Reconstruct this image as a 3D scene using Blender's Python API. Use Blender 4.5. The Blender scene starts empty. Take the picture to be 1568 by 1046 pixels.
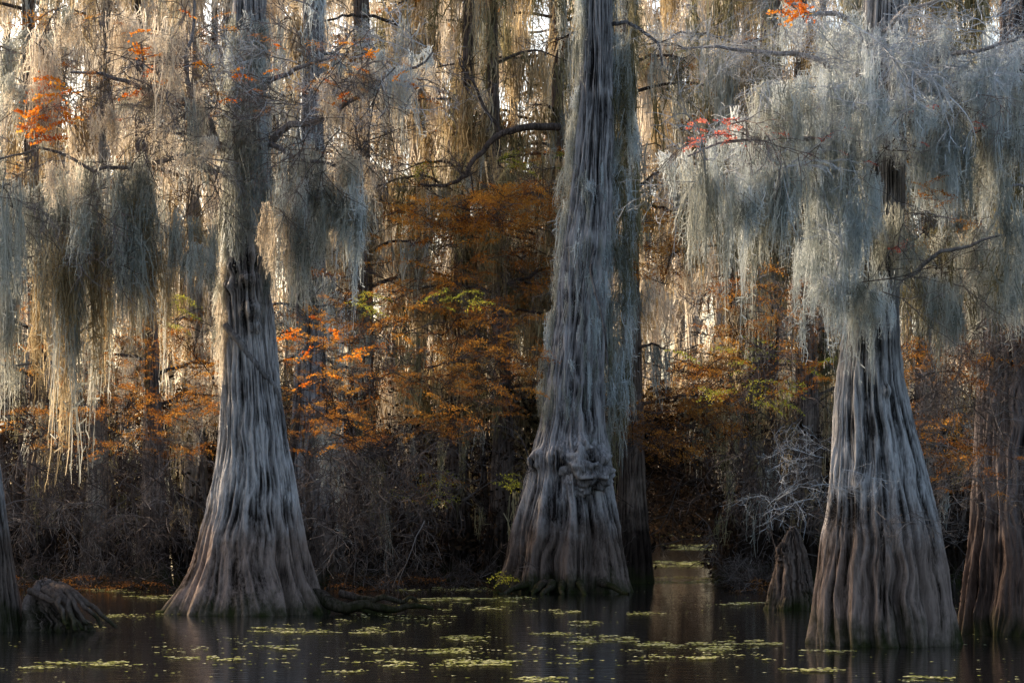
import bpy, math, random
import numpy as np
from mathutils import Vector, Matrix, Euler
rng=np.random.default_rng(11); random.seed(11)
R=random.random
def U(a,b): return a+(b-a)*random.random()
F=3702.; H0=790.; CH=1.6
def W(px,py,d): return Vector(((px-784)*d/F, d, CH+(H0-py)*d/F))
def shore(py): return F*CH/(py-H0)
scene=bpy.context.scene; col=scene.collection

# ---------------------------------------------------------------- materials
def newmat(name):
    m=bpy.data.materials.new(name); m.use_nodes=True
    nt=m.node_tree; nt.nodes.clear()
    return m,nt,nt.nodes.new('ShaderNodeOutputMaterial')
def N(nt,t,**k):
    n=nt.nodes.new(t)
    for a,b in k.items(): setattr(n,a,b)
    return n
def ramp(nt,stops):
    r=N(nt,'ShaderNodeValToRGB'); e=r.color_ramp.elements
    while len(e)<len(stops): e.new(0.5)
    for i,(p,c) in enumerate(stops):
        e[i].position=p; e[i].color=(*c,1)
    return r
def leafy(name,c1,c2,c3,trans=0.4):
    m,nt,out=newmat(name)
    at=N(nt,'ShaderNodeAttribute',attribute_name='rnd')
    r=ramp(nt,[(0.1,c1),(0.5,c2),(0.9,c3)]); nt.links.new(at.outputs['Fac'],r.inputs[0])
    df=N(nt,'ShaderNodeBsdfDiffuse'); nt.links.new(r.outputs[0],df.inputs[0])
    if trans>0:
        tr=N(nt,'ShaderNodeBsdfTranslucent'); mx=N(nt,'ShaderNodeMixShader'); mx.inputs[0].default_value=trans
        nt.links.new(r.outputs[0],tr.inputs[0])
        nt.links.new(df.outputs[0],mx.inputs[1]); nt.links.new(tr.outputs[0],mx.inputs[2]); nt.links.new(mx.outputs[0],out.inputs[0])
    else: nt.links.new(df.outputs[0],out.inputs[0])
    return m
def barkmat(name,dark,light,lowdark,lowlight,sc=1.0,water=1.55):
    m,nt,out=newmat(name)
    tc=N(nt,'ShaderNodeTexCoord'); mp=N(nt,'ShaderNodeMapping'); mp.inputs['Scale'].default_value=(20*sc,20*sc,2.4*sc)
    nt.links.new(tc.outputs['Object'],mp.inputs[0])
    n1=N(nt,'ShaderNodeTexNoise'); n1.inputs['Scale'].default_value=1; n1.inputs['Detail'].default_value=8; n1.inputs['Roughness'].default_value=0.75; n1.inputs['Distortion'].default_value=0.7
    nt.links.new(mp.outputs[0],n1.inputs['Vector'])
    n2=N(nt,'ShaderNodeTexNoise'); n2.inputs['Scale'].default_value=2.2; n2.inputs['Detail'].default_value=6; n2.inputs['Roughness'].default_value=0.65
    nt.links.new(tc.outputs['Object'],n2.inputs['Vector'])
    at=N(nt,'ShaderNodeAttribute',attribute_name='ridge')  # darkens grooves, pales ridges: crevice shade put into the bark colour
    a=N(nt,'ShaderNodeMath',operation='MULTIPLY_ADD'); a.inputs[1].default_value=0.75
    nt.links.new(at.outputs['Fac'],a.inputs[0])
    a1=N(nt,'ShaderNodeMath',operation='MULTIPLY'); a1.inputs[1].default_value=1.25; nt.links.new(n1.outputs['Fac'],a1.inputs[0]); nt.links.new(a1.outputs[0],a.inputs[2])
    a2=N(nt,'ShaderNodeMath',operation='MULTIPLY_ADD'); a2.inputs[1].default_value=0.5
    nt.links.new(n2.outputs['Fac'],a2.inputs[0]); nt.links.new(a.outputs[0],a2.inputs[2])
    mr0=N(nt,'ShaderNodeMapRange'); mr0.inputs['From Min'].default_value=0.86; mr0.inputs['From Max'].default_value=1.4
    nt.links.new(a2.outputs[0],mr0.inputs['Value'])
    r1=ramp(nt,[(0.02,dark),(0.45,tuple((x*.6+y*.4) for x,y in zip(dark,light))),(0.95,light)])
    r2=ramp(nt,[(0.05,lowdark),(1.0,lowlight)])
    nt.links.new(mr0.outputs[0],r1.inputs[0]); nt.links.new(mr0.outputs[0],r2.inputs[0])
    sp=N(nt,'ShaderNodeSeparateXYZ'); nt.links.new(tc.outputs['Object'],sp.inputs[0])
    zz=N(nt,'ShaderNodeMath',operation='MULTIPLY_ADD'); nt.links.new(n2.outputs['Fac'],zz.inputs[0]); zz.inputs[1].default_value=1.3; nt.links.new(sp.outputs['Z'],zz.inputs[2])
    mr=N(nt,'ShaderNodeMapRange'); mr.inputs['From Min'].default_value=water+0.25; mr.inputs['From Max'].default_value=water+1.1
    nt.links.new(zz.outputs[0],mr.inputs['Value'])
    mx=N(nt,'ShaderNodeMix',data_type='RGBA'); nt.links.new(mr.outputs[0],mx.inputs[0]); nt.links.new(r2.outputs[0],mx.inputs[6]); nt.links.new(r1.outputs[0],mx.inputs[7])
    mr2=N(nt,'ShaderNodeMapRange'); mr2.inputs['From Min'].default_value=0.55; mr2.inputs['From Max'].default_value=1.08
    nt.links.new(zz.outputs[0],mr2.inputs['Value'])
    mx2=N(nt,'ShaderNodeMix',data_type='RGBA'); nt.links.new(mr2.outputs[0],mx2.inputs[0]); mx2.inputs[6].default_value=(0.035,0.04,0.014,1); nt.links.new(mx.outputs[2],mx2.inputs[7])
    b=N(nt,'ShaderNodeBump'); b.inputs['Strength'].default_value=1.0; b.inputs['Distance'].default_value=0.08; nt.links.new(n1.outputs['Fac'],b.inputs['Height'])
    p=N(nt,'ShaderNodeBsdfDiffuse')
    nt.links.new(mx2.outputs[2],p.inputs['Color']); nt.links.new(b.outputs[0],p.inputs['Normal']); nt.links.new(p.outputs[0],out.inputs[0])
    return m
M={}
M['mcool']=leafy('moss_cool',(0.32,0.34,0.32),(0.62,0.65,0.63),(0.87,0.89,0.88),0.45)
M['mgrey']=leafy('moss_grey',(0.2,0.20,0.16),(0.44,0.44,0.38),(0.72,0.70,0.62),0.5)
M['molive']=leafy('moss_olive',(0.09,0.08,0.04),(0.25,0.22,0.12),(0.48,0.42,0.26),0.5)
M['mgold']=leafy('moss_gold',(0.18,0.125,0.06),(0.43,0.33,0.185),(0.72,0.58,0.38),0.5)
M['mpale']=leafy('moss_pale',(0.45,0.37,0.27),(0.72,0.62,0.49),(0.88,0.81,0.68),0.55)
M['rust']=leafy('leaf_rust',(0.22,0.07,0.02),(0.46,0.19,0.035),(0.64,0.33,0.06),0.5)
M['orange']=leafy('leaf_orange',(0.6,0.12,0.02),(0.85,0.27,0.03),(0.88,0.46,0.07),0.5)
M['red']=leafy('leaf_red',(0.5,0.08,0.05),(0.75,0.2,0.14),(0.8,0.4,0.28),0.5)
M['lime']=leafy('leaf_lime',(0.25,0.28,0.04),(0.42,0.42,0.06),(0.65,0.55,0.08),0.5)
M['brownleaf']=leafy('leaf_brown',(0.08,0.035,0.015),(0.2,0.085,0.027),(0.36,0.16,0.045),0.4)
M['shadeleaf']=leafy('leaf_shade',(0.012,0.009,0.007),(0.03,0.021,0.014),(0.07,0.042,0.024),0.2)  # near black: gloom of the undergrowth put into the leaf colour
M['twig']=leafy('twig_brown',(0.08,0.06,0.05),(0.17,0.14,0.12),(0.34,0.29,0.26),0.0)
M['twigshade']=leafy('twig_shade',(0.03,0.023,0.02),(0.075,0.058,0.05),(0.19,0.155,0.135),0.0)  # shaded copy of the brown twig, thicket shade put into its colour
M['twiglit']=leafy('twig_lit',(0.36,0.36,0.35),(0.52,0.51,0.51),(0.72,0.71,0.71),0.0)  # lit copy of the brown twig, bright light put into its colour
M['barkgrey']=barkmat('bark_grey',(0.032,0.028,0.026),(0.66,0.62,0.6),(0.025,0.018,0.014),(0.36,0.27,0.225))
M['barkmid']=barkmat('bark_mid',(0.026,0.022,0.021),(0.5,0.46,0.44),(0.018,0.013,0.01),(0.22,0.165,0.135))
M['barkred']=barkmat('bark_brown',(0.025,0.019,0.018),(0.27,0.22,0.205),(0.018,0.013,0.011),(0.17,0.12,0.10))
M['barkbg']=barkmat('bark_background',(0.04,0.028,0.022),(0.3,0.225,0.18),(0.008,0.006,0.005),(0.05,0.036,0.028))  # low tones darkened: shade around the trunk feet put into the colour
M['barkhaze']=barkmat('bark_haze',(0.18,0.145,0.115),(0.55,0.45,0.35),(0.02,0.015,0.012),(0.1,0.075,0.058))  # paled to cream: aerial haze put into the bark colour

# ---------------------------------------------------------------- mesh helpers
def mesh_np(name,V,Q,mat,smooth=False,attr=None,aname='ridge'):
    V=np.ascontiguousarray(V,dtype=np.float32); Q=np.ascontiguousarray(Q,dtype=np.int32)
    me=bpy.data.meshes.new(name); me.vertices.add(len(V)); me.vertices.foreach_set('co',V.ravel())
    me.loops.add(Q.size); me.loops.foreach_set('vertex_index',Q.ravel())
    me.polygons.add(len(Q)); me.polygons.foreach_set('loop_start',np.arange(0,Q.size,Q.shape[1],dtype=np.int32))
    if attr is not None:
        a=me.attributes.new(aname,'FLOAT','POINT'); a.data.foreach_set('value',attr.astype(np.float32).ravel())
    me.update(calc_edges=True)
    me.polygons.foreach_set('use_smooth',np.full(len(Q),smooth))
    if mat: me.materials.append(M[mat] if isinstance(mat,str) else mat)
    return me
def obj(name,me,parent=None):
    o=bpy.data.objects.new(name,me); col.objects.link(o)
    if parent:
        o.parent=parent; o.matrix_parent_inverse=Matrix.Translation(-parent.location)
    return o
def empty(name,loc):
    e=bpy.data.objects.new(name,None); e.location=loc; e.empty_display_size=0.3; col.objects.link(e); return e
ACC={}
class Var:
    def __init__(s,kind,mat,V,Q,r): s.kind=kind; s.mat=mat; s.V=V.astype(np.float32); s.Q=Q.astype(np.int32); s.r=r.astype(np.float32)
def inst(v,parent,loc,s,rz=None,tilt=0.1):
    rz=U(0,6.28) if rz is None else rz
    if not hasattr(s,'__len__'): s=(s,s,s)
    m=np.array(Euler((U(-tilt,tilt),U(-tilt,tilt),rz)).to_matrix(),dtype=np.float32)*np.array(s,dtype=np.float32)[None,:]
    a=ACC.setdefault((parent.name,v.kind,v.mat),[[],[],[],0])
    a[0].append(v.V@m.T+np.array(tuple(loc),dtype=np.float32)); a[1].append(v.Q+a[3]); a[2].append(np.clip(v.r*0.55+0.45*R(),0,1)); a[3]+=len(v.V)
def flush():
    tot=0
    for (pn,kind,mat),a in ACC.items():
        Q=np.concatenate(a[1]); tot+=len(Q)
        obj(kind,mesh_np(kind,np.concatenate(a[0]),Q,M[mat],False,np.concatenate(a[2]),'rnd'),bpy.data.objects[pn])
    print('QUADS',tot)
def ribbons(P,w):
    n,k,_=P.shape
    t=P[:,-1]-P[:,0]; rd=rng.normal(size=(n,3)); s=np.cross(t,rd); s/=np.linalg.norm(s,axis=1,keepdims=True)+1e-9
    S=s[:,None,:]*w[:,:,None]*0.5
    V=np.stack([P-S,P+S],axis=2).reshape(-1,3)
    base=(np.arange(n)[:,None]*k+np.arange(k-1)[None,:])*2
    Q=np.stack([base,base+1,base+3,base+2],axis=-1).reshape(-1,4)
    return V,Q
def join(parts):
    Vs=[];Qs=[];o=0
    for V,Q in parts:
        Vs.append(V);Qs.append(Q+o);o+=len(V)
    return np.concatenate(Vs),np.concatenate(Qs)
def tube(pts,rad,sides=6):
    P=np.array([tuple(p) for p in pts],dtype=float); k=len(P); rad=np.asarray(rad,float)
    T=np.gradient(P,axis=0); T/=np.linalg.norm(T,axis=1,keepdims=True)+1e-9
    up=np.array([0.13,0.21,1.0]) if abs(T[0,2])<0.8 else np.array([1.0,0.2,0.1])
    A=np.cross(T,up); A/=np.linalg.norm(A,axis=1,keepdims=True)+1e-9; B=np.cross(T,A)
    th=np.arange(sides)/sides*2*np.pi
    V=P[:,None,:]+rad[:,None,None]*(A[:,None,:]*np.cos(th)[None,:,None]+B[:,None,:]*np.sin(th)[None,:,None])
    i=np.arange(k-1)[:,None]*sides; j=np.arange(sides)[None,:]; j2=(j+1)%sides
    Q=np.stack([i+j,i+j2,i+sides+j2,i+sides+j],axis=-1).reshape(-1,4)
    return V.reshape(-1,3),Q
def smoothpath(pts,n,jit=0.0):
    P=np.array([tuple(p) for p in pts],float); t=np.linspace(0,1,len(P)); tt=np.linspace(0,1,n)
    out=np.stack([np.interp(tt,t,P[:,i]) for i in range(3)],1)
    for _ in range(2): out[1:-1]=(out[:-2]+2*out[1:-1]+out[2:])/4
    if jit:
        nz=rng.normal(size=out.shape)*jit; nz[0]=0
        nz[1:-1]=(nz[:-2]+nz[1:-1]+nz[2:])/3*1.4
        out=out+nz
    return out

# ---------------------------------------------------------------- moss, twig, leaf variants
def moss_var(mat,nf,nc,wd,k,wobble=0.055):
    tails=rng.integers(2,5)
    tx=rng.normal(size=(tails,2))*np.array([0.13,0.08]); tl=rng.uniform(0.45,1.0,tails); tl[0]=1.0
    ti=rng.integers(0,tails,nf)
    st=rng.normal(size=(nf,2))*np.array([0.085,0.06])+tx[ti]*0.5
    z0=-rng.uniform(0,1,nf)**2*0.5+0.03
    L=np.clip((tl[ti]+z0)*rng.uniform(0.3,1.0,nf)**0.8,0.08,1)
    t=np.linspace(0,1,k); c=1-(1-t)**1.5
    xy=st[:,None,:]*(1-c[None,:,None])+(tx[ti]+rng.normal(size=(nf,2))*0.02)[:,None,:]*c[None,:,None]
    wob=np.cumsum(rng.normal(size=(nf,k,2))*wobble/math.sqrt(k),axis=1)
    P=np.zeros((nf,k,3)); P[:,:,:2]=xy+wob; P[:,:,2]=z0[:,None]-L[:,None]*t[None,:]
    w=wd*rng.uniform(0.5,1.5,(nf,1))*(1-0.65*t[None,:]**2)
    a=ribbons(P,w)
    fi=rng.integers(0,nf,nc); ki=rng.integers(1,k,nc); b=P[fi,ki]+rng.normal(size=(nc,3))*0.01
    lev=rng.uniform(-.95,-.05,7); near=np.abs(b[:,2:3]-lev[None,:]).min(1); sc=np.where(near<0.05,1.5,0.8)
    k2=3; t2=np.linspace(0,1,k2); d=rng.normal(size=(nc,3))*np.array([0.045,0.045,0.006])*sc[:,None]; d[:,2]-=0.01
    Q2=b[:,None,:]+d[:,None,:]*np.sin(t2*2.2)[None,:,None]; Q2[:,:,2]-=(t2**2)[None,:]*rng.uniform(0.015,0.06,nc)[:,None]
    V,Q=join([a,ribbons(Q2,np.full((nc,k2),wd*0.65))])
    r=np.concatenate([np.repeat(rng.random(nf),k*2),np.repeat(rng.random(nc),k2*2)])
    return Var('moss',mat,V,Q,r)
MM=('mcool','mgrey','molive','mgold','mpale')
MOSS={m:[moss_var(m,42,130,0.0145,9) for _ in range(10)] for m in MM}
MOSSB={m:[moss_var(m,22,40,0.021,6) for _ in range(10)] for m in MM}
LOD=[0]
def twig_var(mat,drop,maxlv,w0=0.014,wmin=.006):
    parts=[];rr=[]
    def br(p,d,L,w,lv):
        k=5 if lv<2 else 3; pts=[p]
        for i in range(k-1):
            d=(d+Vector((U(-1,1),U(-1,1),U(-1,1)))*0.3+Vector((0,0,-drop))).normalized()
            pts.append(pts[-1]+d*L/(k-1))
        P=np.array([[tuple(q) for q in pts]]); ww=np.array([np.linspace(w,w*0.5,k)])
        for _ in range(2 if lv<=1 else 1):
            parts.append(ribbons(P,ww)); rr.append(np.full(k*2,R()))
        if lv<maxlv:
            for i in range(1,k):
                for _ in range(2 if lv<1 else 1):
                    dd=(d+Vector((U(-1,1),U(-1,1),U(-.8,.8)))*1.0).normalized()
                    br(pts[i],dd,L*U(0.35,0.6),max(w*0.65,wmin),lv+1)
    br(Vector((0,0,0)),Vector((1,0,0.15)).normalized(),0.8,w0,0)
    V,Q=join(parts); return Var('twigs',mat,V,Q,np.concatenate(rr))
def leaf_var(mat,n,sz,spread=(0.35,0.3,0.09),wr=0.4,kind='leaves'):
    c=[];ax=[]
    for s in range(9):
        a=U(0,6.28); dirv=np.array([math.cos(a),math.sin(a),U(-0.35,0.25)])
        for j in range(n//9):
            t=(j+1)/(n/9); p=dirv*t*np.array(spread)*1.3+rng.normal(size=3)*0.022; p[2]-=t*t*0.06
            c.append(p); ax.append(rng.normal(size=3)*0.7+dirv)
    c=np.array(c); ax=np.array(ax); ax/=np.linalg.norm(ax,axis=1,keepdims=True)
    sd=np.cross(ax,rng.normal(size=ax.shape)); sd/=np.linalg.norm(sd,axis=1,keepdims=True)
    l=(sz*rng.uniform(0.6,1.3,len(c)))[:,None]; w=l*wr
    V=np.stack([c-ax*l*.5,c+sd*w*.5,c+ax*l*.6,c-sd*w*.5],1).reshape(-1,3)
    return Var(kind,mat,V,np.arange(len(V)).reshape(-1,4),np.repeat(rng.random(len(c)),4))
TW={m:[twig_var(m,dr,3,0.016) for dr in(0,0.05,0.1,0.0,0.15)] for m in('twig','twiglit','twigshade')}
TW['fine']=[twig_var('twiglit',dr,3,0.010,.004) for dr in(0,-0.05,0.05)]
TWB=[twig_var('twigshade',dr,2,0.02) for dr in(0,0.05,0.1,0.0,0.15)]
LF={m:[leaf_var(m,120,0.05) for _ in range(4)] for m in('rust','brownleaf','lime')}
LFB=[leaf_var('shadeleaf',63,0.07,(.35,.3,.25),.6) for _ in range(4)]
LF['orange']=[leaf_var('orange',60,0.085,wr=0.75) for _ in range(3)]
LF['red']=[leaf_var('red',45,0.085,wr=0.7) for _ in range(3)]
LF['yellow']=[leaf_var('lime',36,0.08,wr=0.7) for _ in range(2)]
def pick(mm): return mm if isinstance(mm,str) else random.choice(mm)
def hang(parent,loc,L,mat,ws=1.0,tilt=0.05):
    s=ws*U(0.7,1.3)
    inst(random.choice((MOSSB if LOD[0] else MOSS)[pick(mat)]),parent,loc,(s,s,L),tilt=tilt)
def moss_region(parent,x0,x1,y0,y1,d0,d1,n,l0,l1,mat,ws=1.0,twigs=0.3,tw='twig',slope=0):
    k=0
    while k<n:
        t=R(); d=U(d0,d1); c=W(x0+(x1-x0)*t,U(y0,y1)+slope*t,d); Lm=l0+(l1-l0)*R()**1.2; mm=pick(mat)
        for _ in range(random.randint(2,6)):
            p=c+Vector((random.gauss(0,.13),random.gauss(0,.15),U(-.25,.1)))
            hang(parent,p,Lm*U(.5,1.1),mm if R()<.7 else mat,ws*.85); k+=1
            if R()<twigs: inst(random.choice(TW[tw]),parent,p,U(0.7,1.4),tilt=0.4)
def leaf_region(parent,cx,cy,rx,ry,d0,d1,n,mat,s=1.0,twigs=0.4):
    for _ in range(n):
        a=U(0,6.28); r=math.sqrt(R())
        p=W(cx+rx*r*math.cos(a),cy+ry*r*math.sin(a),U(d0,d1))
        inst(random.choice(LF[pick(mat)]),parent,p,s*U(0.6,1.3),tilt=0.5)
        if R()<twigs: inst(random.choice(TWB if d0>40 else TW['twig']),parent,p,U(0.6,1.2),tilt=0.5)
def twig_region(parent,x0,x1,y0,y1,d0,d1,n,s0,s1,tw='twig',tilt=0.8):
    for _ in range(n):
        inst(random.choice(TW[tw]),parent,W(U(x0,x1),U(y0,y1),U(d0,d1)),U(s0,s1),tilt=tilt)

# ---------------------------------------------------------------- trunks
def vnoise(nz,nt,Z,T,seed):
    g=np.random.default_rng(seed).random((nz+2,nt))
    z=np.clip(Z,0,0.99999)*nz; t=(T%1.0)*nt
    zi=z.astype(int); ti=t.astype(int)%nt; fz=z-zi; ft=t-np.floor(t)
    fz=fz*fz*(3-2*fz); ft=ft*ft*(3-2*ft); t2=(ti+1)%nt
    return (g[zi,ti]*(1-fz)*(1-ft)+g[zi+1,ti]*fz*(1-ft)+g[zi,t2]*(1-fz)*ft+g[zi+1,t2]*fz*ft)
def trunk(name,parent,prof,d,mat,seed=1,nl=9,flute=0.2,res=(260,260),ridge=0.03,twist=0.05,depthratio=1.0,rs=0.93,bumps=()):
    pr=sorted(prof,key=lambda a:-a[0])
    z=np.array([W(0,p[0],d).z for p in pr]); xl=np.array([W(p[1],0,d).x for p in pr]); xr=np.array([W(p[2],0,d).x for p in pr])
    z=np.concatenate([[min(z[0]-0.4,-0.35)],z]); xl=np.concatenate([[xl[0]-0.12],xl]); xr=np.concatenate([[xr[0]+0.12],xr])
    nt,nz=res; zz=np.linspace(z[0],z[-1],nz)
    cx=np.interp(zz,z,(xl+xr)/2); rr=np.interp(zz,z,(xr-xl)/2)*rs
    ker=np.hanning(max(3,nz//20)+2); ker/=ker.sum(); pad=len(ker)//2
    sm=lambda a:np.convolve(np.pad(a,pad,mode='edge'),ker,'same')[pad:pad+nz]
    cx=sm(cx); rr=sm(rr)
    Zn=np.linspace(0,1,nz)[:,None]*np.ones((1,nt)); Tn=np.ones((nz,1))*np.linspace(0,1,nt,endpoint=False)[None,:]
    Tw=Tn+twist*Zn+0.035*(vnoise(9,5,Zn,Tn,seed+9)-0.5)+0.022*(vnoise(34,13,Zn,Tn,seed+8)-0.5)
    hf=np.clip(1-(zz-0)/ (2.8),0,1)[:,None]
    rg=np.random.default_rng(seed)
    warp=Tw+0.05*np.sin(2*np.pi*(Tw*2+rg.random()))+0.035*np.sin(2*np.pi*(Tw*3+rg.random()))
    lob=np.abs(np.sin(np.pi*nl*warp+0.6*np.sin(Zn*5+seed)))**0.75
    lob2=np.abs(np.sin(np.pi*(nl*2+1)*warp+1.0*np.sin(Zn*7+seed)))**0.8
    fl=(lob-0.72)*flute*(0.22+0.78*hf**1.3)+(lob2-0.7)*flute*0.4*(0.35+0.65*hf)
    H=z[-1]-z[0]; q=H/8.0
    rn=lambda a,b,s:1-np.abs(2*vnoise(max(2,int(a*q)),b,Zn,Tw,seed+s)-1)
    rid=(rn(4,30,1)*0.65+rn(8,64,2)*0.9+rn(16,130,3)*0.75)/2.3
    big=vnoise(max(2,int(7*q)),7,Zn,Tn,seed+5)-0.5
    rad=rr[:,None]*(1+fl+0.11*big)+ridge*(rid-0.6)*3.2
    th=Tn*2*np.pi
    for (bpy_,side,br,amp) in bumps:
        zb=W(0,bpy_,d).z; thb=-math.acos(max(-1,min(1,side))); rloc=np.interp(zb,zz,rr)
        da=(th-thb+np.pi)%(2*np.pi)-np.pi
        q2=((da*rloc)/br)**2+((zz[:,None]-zb)/br)**2
        rad=rad+amp*np.exp(-q2**1.6)*(1+0.9*(vnoise(90,40,Zn,Tn,seed+31)-.5)+0.6*(vnoise(200,90,Zn,Tn,seed+32)-.5))
    X=cx[:,None]+rad*np.cos(th); Y=d+rad*np.sin(th)*depthratio; Z=zz[:,None]+0*th
    V=np.stack([X,Y,Z],-1).reshape(-1,3)
    i=np.arange(nz-1)[:,None]*nt; j=np.arange(nt)[None,:]; j2=(j+1)%nt
    Q=np.stack([i+j,i+j2,i+nt+j2,i+nt+j],-1).reshape(-1,4)
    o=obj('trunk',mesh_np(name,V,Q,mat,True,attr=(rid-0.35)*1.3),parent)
    def at(py,side):
        zq=W(0,py,d).z; c=np.interp(zq,zz,cx); r=np.interp(zq,zz,rr)
        s=max(-1,min(1,side)); return Vector((c+r*s,d-r*math.sqrt(max(0,1-s*s))-0.02,zq))
    return at
def limb(parts,pts,r0,r1,n=14,jit=0.03,sides=7):
    P=smoothpath(pts,n,jit); parts.append(tube(P,np.linspace(r0,r1,n),sides)); return P
def limbs(parts,parent,mat,name='limbs',a=.35):
    V,Q=join(parts); obj(name,mesh_np(name,V,Q,mat,True,attr=np.full(len(V),a)),parent)
def blob(name,parent,c,r,mat,seed,sq=(1,1,1)):
    nu,nv=96,60; u=np.linspace(0,1,nu,endpoint=False)[None,:]; v=np.linspace(0.001,0.999,nv)[:,None]
    Un=np.ones((nv,1))*u; Vn=v*np.ones((1,nu))
    g=0.4*(vnoise(5,6,Vn,Un,seed)-0.5)+0.35*(vnoise(12,16,Vn,Un,seed+1)-0.5)+0.28*(vnoise(24,36,Vn,Un,seed+2)-0.5)
    f=1+g
    ph=Vn*np.pi; th=Un*2*np.pi
    X=c[0]+r*sq[0]*f*np.sin(ph)*np.cos(th); Y=c[1]+r*sq[1]*f*np.sin(ph)*np.sin(th); Z=c[2]-r*sq[2]*f*np.cos(ph)
    i=np.arange(nv-1)[:,None]*nu; j=np.arange(nu)[None,:]; j2=(j+1)%nu
    Q=np.stack([i+j,i+j2,i+nu+j2,i+nu+j],-1).reshape(-1,4)
    return obj(name,mesh_np(name,np.stack([X,Y,Z],-1).reshape(-1,3),Q,mat,True,attr=.3+g*1.1),parent)

# ================================================================ LEFT MAIN TREE
dL=shore(938)
t1=empty('bald_cypress',W(375,938,dL))
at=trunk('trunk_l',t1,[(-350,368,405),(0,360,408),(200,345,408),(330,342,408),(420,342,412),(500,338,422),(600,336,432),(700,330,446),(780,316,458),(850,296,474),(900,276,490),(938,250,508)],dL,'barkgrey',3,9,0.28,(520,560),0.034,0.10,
  bumps=[(432,.15,.13,.16),(478,.2,.15,.18),(412,-.3,.12,.12),(440,-.6,.12,.1),(505,.35,.1,.1),(395,.5,.14,.09)])
parts=[]
limb(parts,[at(500,-0.8),at(530,-0.2),at(570,0.5),at(600,0.95),at(650,1.0),at(690,0.98)],0.07,0.03,24,0.01)
limb(parts,[W(345,230,dL),W(320,185,dL-.8),W(270,150,dL-1.6),W(190,120,dL-2),W(110,100,dL-2)],0.08,0.02,18,0.05)
limb(parts,[W(300,170,dL-1),W(285,100,dL-1.2),W(300,30,dL-1),W(280,-60,dL-1)],0.05,0.015,14,0.04)
limb(parts,[W(405,230,dL),W(450,190,dL-.8),W(530,165,dL-1.4),W(600,110,dL-1.7),W(665,85,dL-2)],0.07,0.015,18,0.05)
limb(parts,[W(405,130,dL),W(440,110,dL-.5),W(500,90,dL-1),W(560,40,dL-1)],0.05,0.012,14,0.05)
limb(parts,[W(400,210,dL),W(440,240,dL-.8),W(510,255,dL-1.2),W(560,250,dL-1.4)],0.05,0.012,14,0.04)
limb(parts,[W(340,260,dL),W(290,235,dL-.8),W(180,245,dL-1.6),W(60,230,dL-2),W(-40,240,dL-2)],0.05,0.012,18,0.11)
limbs(parts,t1,'barkmid')
for _ in range(150):
    y=U(20,350); hang(t1,at(y,U(-1.2,1.2)),U(0.5,1.6),['mgrey','mgrey','mcool'],0.7)
for _ in range(50):
    y=U(330,540); hang(t1,at(y,-U(0.85,1.15)),U(0.4,1.2),['mpale','mgrey'],0.55)
for _ in range(18):
    y=U(330,420); hang(t1,at(y,U(0.8,1.15)),U(0.4,1.0),['mpale','mgrey'],0.55)
moss_region(t1,425,570,225,330,dL-1.8,dL-.6,60,0.8,2.5,['mcool','mgrey','mpale'],1.0)
moss_region(t1,500,670,85,165,dL-2.2,dL-1.4,36,0.4,1.1,['mcool','mpale'],0.8,slope=-20,tw='twiglit')
moss_region(t1,-20,230,225,390,dL-2.5,dL-.5,115,1.2,4.0,['mgrey','mgold','mgrey','mgrey'],1.1)
moss_region(t1,220,330,250,420,dL-2.5,dL-.5,26,0.8,2.2,['mgrey','mgold'],.9)
moss_region(t1,-20,320,0,240,dL-3,dL-1,70,0.5,1.9,['mgrey','mpale','mpale'],1.0,tw='twig')
twig_region(t1,0,660,20,260,dL-2.5,dL-.5,80,0.8,1.7)
twig_region(t1,180,650,60,200,dL-2.5,dL-1.5,30,0.7,1.3,'twiglit')
leaf_region(t1,68,165,36,50,dL-3,dL-2,34,'orange',0.55)
leaf_region(t1,420,110,230,70,dL-3,dL-2,44,['rust','rust','orange'],0.42)
leaf_region(t1,250,100,290,90,dL-3,dL-1,40,['rust','rust','orange'],0.45)
parts=[]
for a in [(480,925,660,935,.13),(500,935,600,945,.09),(300,935,235,945,.12),(455,940,520,948,.08),(520,922,640,917,.07),(330,945,300,955,.06)]:
    limb(parts,[W(a[0],a[1]-14,dL-.2),W((a[0]+a[2])/2,(a[1]+a[3])/2-4,dL-.5),W(a[2],a[3],dL-.3)],a[4],0.03,14,0.05)
limbs(parts,t1,'barkmid','roots',.2)

# ================================================================ MIDDLE TREE
dM=shore(905)
t2=empty('bald_cypress',W(870,905,dM))
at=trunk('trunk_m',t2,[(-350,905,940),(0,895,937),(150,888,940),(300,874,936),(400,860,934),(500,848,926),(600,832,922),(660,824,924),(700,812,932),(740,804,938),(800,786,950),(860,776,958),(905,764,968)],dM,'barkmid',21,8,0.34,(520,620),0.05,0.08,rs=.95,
  bumps=[(700,-.2,.28,.18),(703,-.85,.22,.16),(650,.5,.25,.10),(680,.3,.2,.2)])
blob('burl',t2,tuple(at(722,0.42)+Vector((0,0.12,0))),0.5,'barkmid',5,(1.05,0.85,1.05))
blob('burl',t2,tuple(at(692,0.1)+Vector((0,0.12,0))),0.26,'barkmid',15,(1.3,0.8,0.8))
blob('burl',t2,tuple(at(745,0.1)+Vector((0,0.1,0))),0.2,'barkmid',25,(1.0,0.8,1.3))
for _ in range(140):
    y=U(-60,600); p=at(y,-1.0); p.x-=U(-0.25,0.15); hang(t2,p,U(0.5,2.0),['mgrey','mcool','mgrey'],0.62)
for _ in range(130):
    y=U(-60,590); p=at(y,1.0); p.x+=U(-0.25,0.5)+0.05; hang(t2,p,U(0.6,2.2),['mgrey','molive','mcool'],0.8)
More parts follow.
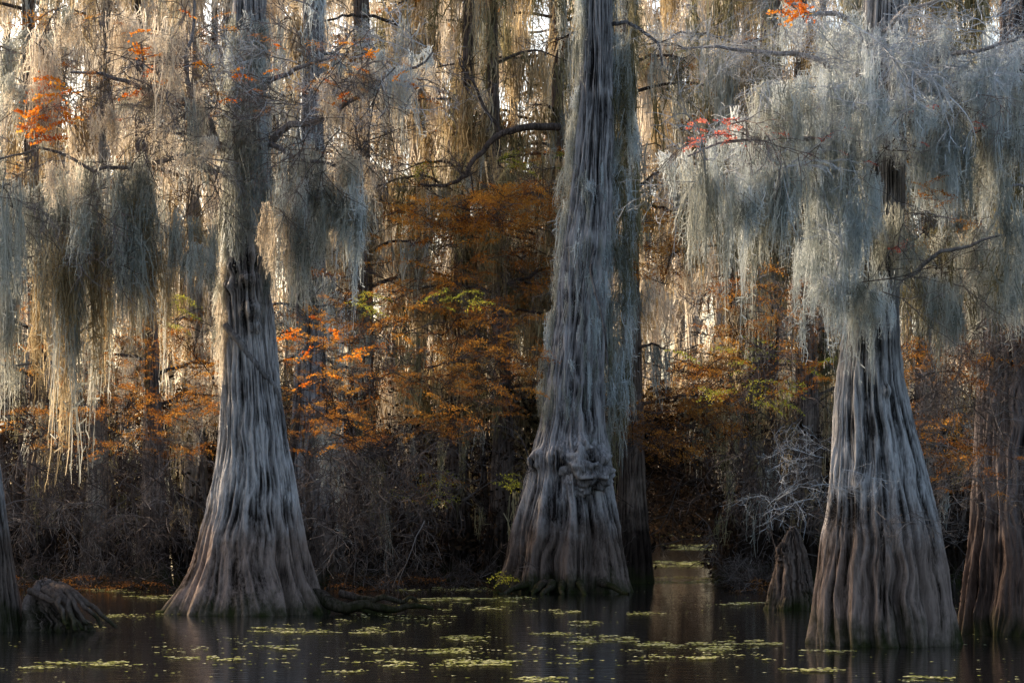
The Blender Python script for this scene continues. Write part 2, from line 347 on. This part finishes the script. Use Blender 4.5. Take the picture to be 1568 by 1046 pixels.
for _ in range(60):
    y=U(250,640); hang(t2,at(y,U(-.9,0.9)),U(0.4,1.2),['mgrey','mcool'],0.45)
for _ in range(8): hang(t2,at(U(670,690),U(.2,.9)),U(0.3,.6),['mgrey'],0.4)
parts=[]
limb(parts,[at(380,0.3),W(905,400,dM-.8),W(925,480,dM-1),W(930,560,dM-1)],0.04,0.02,12,.03)
limb(parts,[at(40,0.9),W(960,30,dM-.2),W(1000,60,dM-.6),W(1020,100,dM-1)],0.05,0.02,12,.04)
for k in range(9):
    a=U(-.9,.9); p=at(905,a); e=p+Vector((a*U(.6,1.5),-U(.3,1.0),-0.05)); p.z=.22
    limb(parts,[p,(p+e)/2,e],0.09,0.03,8,.03)
limbs(parts,t2,'barkmid',a=.2)
leaf_region(t2,770,885,18,9,dM-1,dM-.5,7,'yellow',0.5)
leaf_region(t2,782,735,18,14,dM-1,dM-.5,8,'yellow',0.4)

# ================================================================ RIGHT TREE
dR=shore(985)
t3=empty('bald_cypress',W(1355,985,dR))
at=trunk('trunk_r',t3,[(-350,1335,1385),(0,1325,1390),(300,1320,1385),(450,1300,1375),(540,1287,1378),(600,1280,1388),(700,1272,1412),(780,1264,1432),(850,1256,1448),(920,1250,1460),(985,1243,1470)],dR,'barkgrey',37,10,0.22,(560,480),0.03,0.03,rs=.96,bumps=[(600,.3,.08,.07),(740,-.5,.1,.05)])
parts=[]
limb(parts,[W(1360,200,dR),W(1290,110,dR-.8),W(1200,85,dR-1.4),W(1120,70,dR-1.8),W(1045,78,dR-2)],0.05,0.01,18,0.05)
limb(parts,[W(1350,270,dR),W(1280,215,dR-.7),W(1180,205,dR-1.3),W(1060,240,dR-1.6)],0.05,0.01,18,0.05)
limb(parts,[W(1360,170,dR),W(1420,90,dR-.8),W(1500,80,dR-1.4),W(1600,40,dR-1.7)],0.05,0.012,18,0.05)
limb(parts,[W(1350,120,dR),W(1300,30,dR-.8),W(1220,10,dR-1.4),W(1150,-40,dR-1.7)],0.05,0.012,18,0.05)
limb(parts,[W(1370,430,dR),W(1430,390,dR-.5),W(1500,370,dR-.9),W(1570,350,dR-1.2)],0.035,0.01,14,0.04)
limb(parts,[W(1330,60,dR),W(1400,10,dR-.8),W(1480,-10,dR-1.2)],0.04,0.012,14,0.04)
limb(parts,[W(1600,300,dR-.5),W(1570,285,dR-.8),W(1540,288,dR-1)],0.03,0.008,8,0.02)
limbs(parts,t3,'barkmid',a=.5)
moss_region(t3,1190,1530,20,170,dR-2,dR+.6,160,0.4,1.6,['mcool'],0.8,0.15,'twiglit')
moss_region(t3,1120,1300,110,240,dR-1.8,dR-.5,60,0.4,1.3,['mcool','mcool','mgrey'],0.7,0.15,'twiglit')
moss_region(t3,1035,1210,225,290,dR-1.8,dR-.8,60,0.4,2.5,['mcool','mgrey'],0.75,0.15,'twiglit')
moss_region(t3,1235,1330,170,430,dR-1.1,dR-.5,95,0.5,1.7,['mcool'],0.65,0.05,'twiglit')
moss_region(t3,1255,1400,380,480,dR-.9,dR-.5,24,0.3,0.7,['mcool','mgrey'],0.6,0.1)
moss_region(t3,1380,1560,110,300,dR-1.2,dR+.6,90,0.5,1.6,['mcool','mgrey'],0.8,0.15)
moss_region(t3,1370,1560,300,440,dR-.8,dR+1,66,0.4,1.4,['mgrey','molive','mgrey'],0.8,0.15)
twig_region(t3,1130,1568,20,150,dR-2.2,dR-1,80,0.4,1.0,'twiglit')
twig_region(t3,1050,1200,50,110,dR-2.2,dR-1.6,26,0.4,0.9,'fine')
leaf_region(t3,1085,200,40,24,dR-2.1,dR-1.6,12,'red',0.36)
leaf_region(t3,1215,15,20,20,dR-2.1,dR-1.6,5,'orange',0.45)
leaf_region(t3,1330,180,180,110,dR-2,dR-1.4,14,'red',0.2)
leaf_region(t3,1380,378,10,6,dR-1,dR-.9,2,'red',0.3)
leaf_region(t3,1430,320,60,60,dR-1.6,dR-.9,8,'rust',0.45)
twig_region(t3,1165,1290,700,775,dR-1.6,dR-1.0,16,0.4,0.75,'fine')
twig_region(t3,1260,1430,780,810,dR-1.6,dR-1.0,14,0.35,0.6,'twig')

# ================================================================ FAR RIGHT TREE
d4=shore(975)+1.0
t4=empty('bald_cypress',W(1540,975,d4))
trunk('trunk_fr',t4,[(-350,1545,1640),(0,1530,1630),(300,1515,1640),(500,1500,1640),(700,1488,1650),(850,1478,1660),(975,1462,1680)],d4,'barkred',51,11,0.2,(420,360),0.035,0.04)
moss_region(t4,1480,1590,60,460,d4-1.4,d4-.8,75,0.6,1.8,['mgrey','molive'],0.8,0.2)
leaf_region(t4,1500,540,90,60,d4-2,d4-1.2,22,['rust','brownleaf'],0.6,1.0)
leaf_region(t4,1500,720,80,40,d4-2,d4-1.2,18,['rust','brownleaf'],0.6,1.0)
twig_region(t4,1400,1590,500,820,d4-2,d4-1.2,44,0.5,1.1)

# ================================================================ LEFT EDGE TREE + STUMP + KNEE
d5=shore(965)
t5=empty('bald_cypress',W(-20,965,d5))
trunk('trunk_le',t5,[(-350,-90,-45),(200,-85,-40),(600,-75,-15),(740,-70,4),(850,-75,18),(965,-90,38)],d5,'barkmid',63,8,0.2,(300,260),0.03,0.02)
moss_region(t5,-90,20,100,400,d5-1,d5,24,1,2,['mgrey','mgold'],.9,.3)
st=empty('tree_stump_roots',W(85,955,d5))
trunk('stump',st,[(888,58,78),(905,48,92),(930,36,112),(955,28,135)],d5-.1,'barkgrey',71,6,0.34,(200,120),0.05,0.2,0.8)
blob('stump_top',st,tuple(W(68,897,d5-.1)),0.1,'barkgrey',33,(1.3,1,.9))
parts=[]
for k in range(12):
    x=U(50,100); e=x+U(20,80)
    limb(parts,[W(x-5,U(893,908),d5-.3),W((x+e)/2,U(905,928),d5-.7),W(e,U(955,966),d5-U(.6,1.1))],U(.045,.08),0.025,14,.04)
limbs(parts,st,'barkmid','roots',.45)
d6=shore(933)
kn=empty('cypress_knee',W(1212,933,d6))
trunk('knee',kn,[(812,1208,1220),(820,1203,1226),(835,1198,1230),(850,1190,1236),(880,1184,1242),(933,1172,1252)],d6,'barkmid',77,6,0.3,(200,160),0.035,0.1)
blob('knee_top',kn,tuple(W(1214,815,d6)),0.07,'barkmid',35,(1,1,1.2))
blob('knee_shoulder',kn,tuple(W(1200,852,d6-.15)),0.14,'barkmid',36,(1,.8,1.6))

# ================================================================ MID-BACKGROUND TREES
LOD[0]=1
def bgtree(px,py,w,lean,mats,mat,nl,mossden=1.0,leafm=None,far=1.0,parent=None,res=(90,110),Lr=(1.2,3.2),ws=1.25,hug=0):
    d=shore(py)
    if parent is None: parent=empty('bald_cypress',W(px,py,d))
    at=trunk('trunk_bg',parent,[(-120,px+lean-w*.33,px+lean+w*.33),(250,px+lean*.6-w*.42,px+lean*.6+w*.42),(600,px-w*.6,px+w*.6),(780,px-w*.95,px+w*.95),(H0+F*CH/d,px-w*1.5,px+w*1.5)],d,mat,random.randint(1,9999),7,0.25,res,0.03*far,0.06)
    for _ in range(hug):
        y=U(-80,520); hang(parent,at(y,U(-1.2,1.2)),U(.7,2.4)*far,mats,ws*far)
    parts=[]
    for i in range(nl):
        y=U(-60,560) if R()<.8 else U(560,660)
        p=at(y,U(-.6,.6)); p.y=d; az=U(0,6.28); L=U(*Lr)*far; dv=Vector((math.cos(az),math.sin(az)*.7,0))
        e=[p,p+dv*L*.35+Vector((0,0,L*.12)),p+dv*L*.7+Vector((0,0,L*.1)),p+dv*L+Vector((0,0,-L*.05))]
        P=limb(parts,e,0.05*far,0.012*far,10,0.05*far,5)
        n=int(L/0.3/far*mossden)
        for _ in range(n):
            k=random.randint(2,9); q=Vector(P[k])+Vector((U(-.15,.15),U(-.15,.15),-.02))
            hang(parent,q,U(0.7,3.0)*U(.5,1)*far,mats,ws*far)
        if leafm and R()<.6:
            for _ in range(4): inst(random.choice(LF[pick(leafm)]),parent,Vector(P[random.randint(3,9)]),U(.8,1.5)*far,tilt=.5)
        inst(random.choice(TWB),parent,Vector(P[7]),U(1,1.8)*far,az,tilt=.3)
    limbs(parts,parent,mat,a=.2)
BG=[(60,892,24,-20,['mgrey','mgold'],'barkbg',10),(150,893,20,15,['mgold','mpale'],'barkhaze',9),(235,896,20,-30,['mgold','mpale'],'barkbg',7),
    (300,890,22,-10,['mgold','mpale'],'barkhaze',7),(475,893,44,5,['mgrey','mcool'],'barkmid',8),(553,889,34,0,['mgold','mgrey'],'barkbg',9),
    (640,886,22,0,['mpale','mgold'],'barkhaze',9),(700,889,22,20,['molive','mgold'],'barkbg',16),(770,891,22,-20,['molive','mgold','mgold'],'barkbg',18),
    (840,886,22,20,['molive','mgold','mgrey'],'barkbg',16),(968,892,26,-6,['mgrey','molive'],'barkbg',10),
    (1135,886,30,-30,['mgold','mpale'],'barkbg',11),(1165,889,44,20,['molive','mgrey','mpale'],'barkbg',11),(1235,891,28,-10,['molive','mgold'],'barkbg',12),
    (1300,887,26,0,['molive','mgrey'],'barkbg',12),(1420,889,34,20,['molive','mgrey'],'barkbg',12),(1500,887,28,0,['molive','mgold'],'barkbg',10)]
for b in BG:
    bgtree(*b,mossden=1.1,leafm=['rust','brownleaf'],hug=18)
def curtain(x0,x1,ys,n,mats,da,db,l0,l1,ws=1.3):
    ob=empty('mossy_bough',W((x0+x1)/2,ys[0],(da+db)/2)); parts=[]
    for y0 in ys:
        dd=U(da,db); P=limb(parts,[W(x1,y0+U(-30,30),dd),W(x1*.6+x0*.4,y0+U(-25,5),dd+U(-.5,.5)),W(x1*.3+x0*.7,y0+U(-5,15),dd+U(-.5,.5)),W(x0,y0+U(0,40),dd)],.045,.012,18,.1,6)
        for c in range(max(2,n//4)):
            k=random.randint(0,17); Lm=l0+(l1-l0)*R(); mm=pick(mats)
            for _ in range(4):
                q=Vector(P[k])+Vector((random.gauss(0,.22),random.gauss(0,.3),U(-.3,.1))); hang(ob,q,Lm*U(.5,1.1),mm,ws)
    limbs(parts,ob,'barkbg','bough',.1)
curtain(975,1150,(-40,50,140,230,330),28,['mpale','mpale','mgold','mgrey'],59,66,1.2,3.6)
curtain(580,880,(-60,20,100,170,260,360,440),50,['molive','mgold','mgold','mgrey','mpale'],58,66,1.2,4.0)
curtain(600,870,(430,500),24,['molive','mgold'],56,60,0.8,2.6)
curtain(-20,330,(-60,40,140,260,370),50,['mgold','mpale','mgrey','mpale'],58,66,1.2,3.6)
curtain(-20,330,(430,),30,['mpale','mgold'],60,66,1.0,2.6)
curtain(400,620,(-60,30,130,240,340),34,['mgold','mgrey','mpale','mpale'],58,66,1.2,3.4)
curtain(1100,1330,(-60,60,200,320,400),34,['molive','mgrey','mgold'],54,62,1.2,3.4)
curtain(1360,1600,(-60,80,220,340),28,['molive','mgrey'],46,56,1.2,3.0)
d7=56
cb=empty('cypress_bough',W(740,230,d7))
parts=[]
P=limb(parts,[W(855,195,d7+1),W(800,196,d7),W(765,208,d7-.2),W(735,232,d7-.4),W(715,262,d7-.5),W(690,285,d7-.6),W(640,282,d7-.8)],0.095,0.03,26,.05,9)
limb(parts,[W(765,208,d7),W(750,170,d7),W(720,120,d7),W(700,90,d7)],0.05,0.02,12,.05,7)
limbs(parts,cb,'barkbg','bough',0.2)
for _ in range(18): hang(cb,Vector(P[random.randint(0,25)])+Vector((0,.15,0)),U(.3,1.4),['mgrey','mgold','molive'],.7)
for _ in range(10): inst(random.choice(TWB),cb,Vector(P[random.randint(4,25)]),U(.7,1.2),tilt=.6)

fo=empty('autumn_foliage',W(720,400,55))
RB=['rust','brownleaf','rust']; BB=['brownleaf','brownleaf','rust']
leaf_region(fo,725,325,140,32,54,57,100,['rust'],1.0)
leaf_region(fo,790,300,70,18,53,55,40,['rust'],1.0)
leaf_region(fo,700,410,150,80,54,57,80,RB,1.0)
leaf_region(fo,620,260,40,30,56,58,10,['rust','lime'],.8)
leaf_region(fo,820,245,60,22,56,58,14,['rust','lime'],.8)
leaf_region(fo,600,520,180,80,46,52,90,RB,.75)
leaf_region(fo,570,465,30,16,46,48,10,'lime',.6)
leaf_region(fo,700,455,50,25,46,48,8,'lime',.6)
leaf_region(fo,600,620,190,60,46,54,110,RB,.8)
leaf_region(fo,760,540,80,80,50,56,80,RB,.9)
leaf_region(fo,500,540,70,60,42,46,34,['rust','rust','orange'],.5)
leaf_region(fo,480,660,80,40,42,46,24,RB,.6)
leaf_region(fo,1180,470,120,60,40,48,80,RB,.7)
leaf_region(fo,1150,570,120,60,42,50,85,['rust','brownleaf','rust','lime'],.8)
leaf_region(fo,1040,650,100,60,52,60,120,BB,1)
leaf_region(fo,990,370,50,60,54,58,34,['rust'],1)
leaf_region(fo,240,560,100,80,46,56,80,RB,.8)
leaf_region(fo,200,650,200,50,46,58,110,RB,.8)
leaf_region(fo,60,500,80,80,50,56,24,RB,.8)
leaf_region(fo,660,745,60,30,54,58,22,['rust','lime'],.9)
leaf_region(fo,1470,600,110,110,38,46,80,RB,.8)
leaf_region(fo,275,480,30,30,48,52,8,['lime'],.6)

th=empty('buttonbush_thicket',W(600,800,60))
def clear(px): return 960<px<1110
for _ in range(800):
    px=U(-60,1630)
    d=U(56,70); p=W(px,U(640,895),d)
    if clear(px) and p.z<2.4: continue
    if p.z<0.05: p.z=U(0.05,.8)
    inst(random.choice(TWB),th,p,U(1.0,2.2),tilt=1.0)
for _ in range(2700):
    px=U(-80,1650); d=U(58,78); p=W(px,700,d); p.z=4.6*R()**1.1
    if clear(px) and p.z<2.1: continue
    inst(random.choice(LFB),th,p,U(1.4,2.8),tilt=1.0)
for _ in range(340):
    px=U(-60,1630)
    if clear(px): continue
    d=U(56,64); p=W(px,700,d); p.z=U(1.6,5.2)
    hang(th,p,U(.6,1.8),['molive','molive','mgrey','mgold'],1.0)
twig_region(th,440,660,680,820,46,54,80,0.8,1.6,'twigshade')
twig_region(th,440,660,680,800,46,50,28,0.8,1.4,'twig')
twig_region(th,0,290,660,830,44,54,100,0.8,1.6,'twigshade')
twig_region(th,0,290,660,800,44,50,36,0.8,1.4,'twig')
twig_region(th,960,1180,680,790,56,62,24,0.8,1.5,'twigshade')
twig_region(th,1100,1250,640,800,44,54,40,0.8,1.5,'twigshade')
for _ in range(420):  # far leaf bank, added to dim the reflection in the channel
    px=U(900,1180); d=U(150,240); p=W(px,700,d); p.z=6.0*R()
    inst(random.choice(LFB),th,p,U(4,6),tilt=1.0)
parts=[]
for _ in range(90):
    px=U(-60,1630)
    if clear(px): continue
    d=U(56,66); p=W(px,800,d); p.z=-.2; e=p+Vector((U(-.8,.8),0,U(2,5)))
    limb(parts,[p,(p+e)/2+Vector((U(-.2,.2),0,0)),e],U(.05,.16),.03,10,.03,7)
limbs(parts,th,'barkbg','stems',.2)

dbp=empty('waterline_debris',W(700,895,53))
for _ in range(300):
    px=random.choice([U(510,790),U(0,250),U(1110,1180)]); d=U(50,57); p=W(px,800,d); p.z=U(0.0,.3)
    inst(random.choice(TWB),dbp,p,U(.4,1.0),tilt=1.0)
    if R()<.6: inst(random.choice(LFB if R()<.8 else LF['brownleaf']),dbp,p,U(.5,1),tilt=.2)

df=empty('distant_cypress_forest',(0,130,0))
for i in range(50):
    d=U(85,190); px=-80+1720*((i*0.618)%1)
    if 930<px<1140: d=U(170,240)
    bgtree(px,H0+F*CH/d,U(10,17),U(-15,15),['mpale','mgold','mpale'] if px>620 else ['mpale','mpale','mpale','mgold'],'barkhaze',7,1.0,['rust'],far=min(d,190)/62,parent=df,res=(40,50),ws=1.9,Lr=(1.5,3.6),hug=10)  # pale moss and bark: distance haze put into their colours
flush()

# ================================================================ WATER
m,nt,out=newmat('swamp_water')
p=N(nt,'ShaderNodeBsdfPrincipled'); p.inputs['Base Color'].default_value=(0.006,0.006,0.006,1); p.inputs['Roughness'].default_value=0.07; p.inputs['IOR'].default_value=1.33
tc=N(nt,'ShaderNodeTexCoord'); mp=N(nt,'ShaderNodeMapping'); mp.inputs['Scale'].default_value=(1.2,3.0,1); nt.links.new(tc.outputs['Object'],mp.inputs[0])
n=N(nt,'ShaderNodeTexNoise'); n.inputs['Scale'].default_value=1.6; n.inputs['Detail'].default_value=3; nt.links.new(mp.outputs[0],n.inputs['Vector'])
b=N(nt,'ShaderNodeBump'); b.inputs['Strength'].default_value=0.35; b.inputs['Distance'].default_value=0.02; nt.links.new(n.outputs['Fac'],b.inputs['Height'])
nt.links.new(b.outputs[0],p.inputs['Normal']); nt.links.new(p.outputs[0],out.inputs[0])
V=np.array([(-700,-100,0),(700,-100,0),(700,1500,0),(-700,1500,0)]); obj('water',mesh_np('water',V,np.array([[0,1,2,3]]),m))

M['pad']=leafy('lily_pad',(0.22,0.22,0.05),(0.42,0.40,0.14),(0.6,0.54,0.3),0.1)
bands=[(60,190,1018,5,90),(20,80,1022,3,20),(160,245,943,3,50),(100,160,960,3,25),(385,450,992,4,40),(395,610,966,5,180),(540,710,998,5,120),(590,790,1017,6,170),(680,750,977,4,60),(640,800,918,5,130),(620,780,903,4,110),(800,880,937,4,60),(865,965,980,7,130),(885,930,955,4,40),(975,1110,990,8,200),(1100,1195,985,5,90),(1070,1110,1008,5,40),(960,1110,888,6,240),(955,1110,864,5,240),(1000,1110,838,5,280),(1000,1112,820,3,260),(1205,1265,1028,4,50),(1390,1440,1041,4,40),(1240,1290,998,3,30),(800,880,1042,4,50),(270,370,1010,3,40),(950,1010,940,3,40),(1110,1150,925,3,30),(520,560,1030,3,14),(830,900,972,3,40),(200,260,915,3,60),(130,200,905,3,70),(420,700,950,12,70),(700,1190,1000,22,110),(250,620,1000,30,50),(500,800,930,8,60)]
Vs=[];Fs=[];Rs=[]
def pad(px,py,r):
    d=shore(max(py,808)); c=W(px,py,d); a0=U(0,6.28); zt=0.006+R()*.012
    k0=len(Vs); tx,ty=U(-.15,.15),U(-.15,.15); el=U(.5,1); rr_=R()
    for j in range(8):
        a=a0+j/8*5.9; dx=r*math.cos(a)*el; dy=r*math.sin(a); Vs.append((c.x+dx,c.y+dy,zt+abs(tx*dx+ty*dy))); Rs.append(rr_)
    Fs.append([k0+j for j in range(8)])
for x0,x1,y,h,n in bands:
    subs=[(U(x0,x1),y+U(-h,h)*.8,U(5,22)) for _ in range(max(3,int((x1-x0)/11)))]
    for _ in range(int(n*2.7)):
        sx,sy,sw=random.choice(subs)
        pad(random.gauss(sx,sw*.8),random.gauss(sy,.6),U(.012,.042)*(1 if y>930 else 1.6 if y>880 else 3.2))
for _ in range(450):
    y=U(905,1046); pad(U(-20,1600),y,U(.01,.035))
obj('lily_pads',mesh_np('lily_pads',np.array(Vs),np.array(Fs),'pad',False,np.array(Rs),'rnd'))

# ================================================================ LIGHT, SKY, CAMERA
w=bpy.data.worlds.new('World'); scene.world=w; w.use_nodes=True; nt=w.node_tree
bg=nt.nodes['Background']; sky=nt.nodes.new('ShaderNodeTexSky'); sky.sky_type='NISHITA'; sky.sun_disc=False
AZ=-48; EL=22
sky.sun_elevation=math.radians(EL); sky.sun_rotation=math.radians(AZ); sky.dust_density=4.5
nt.links.new(sky.outputs[0],bg.inputs[0]); bg.inputs[1].default_value=0.36
sl=bpy.data.lights.new('sun','SUN'); sl.energy=5; sl.angle=math.radians(1.0); sl.color=(1,0.83,0.62)
so=bpy.data.objects.new('sun',sl); col.objects.link(so)
sd=Vector((math.sin(math.radians(AZ))*math.cos(math.radians(EL)),math.cos(math.radians(AZ))*math.cos(math.radians(EL)),math.sin(math.radians(EL))))
so.rotation_euler=sd.to_track_quat('Z','Y').to_euler(); so.location=sd*100
cam=bpy.data.cameras.new('camera'); cam.lens=85; cam.sensor_width=36; cam.shift_y=(H0-523)/1568; cam.clip_end=3000
co=bpy.data.objects.new('camera',cam); co.location=(0,0,CH); co.rotation_euler=(math.radians(90),0,0); col.objects.link(co); scene.camera=co
scene.view_settings.view_transform='Standard'; scene.view_settings.look='None'; scene.view_settings.exposure=0
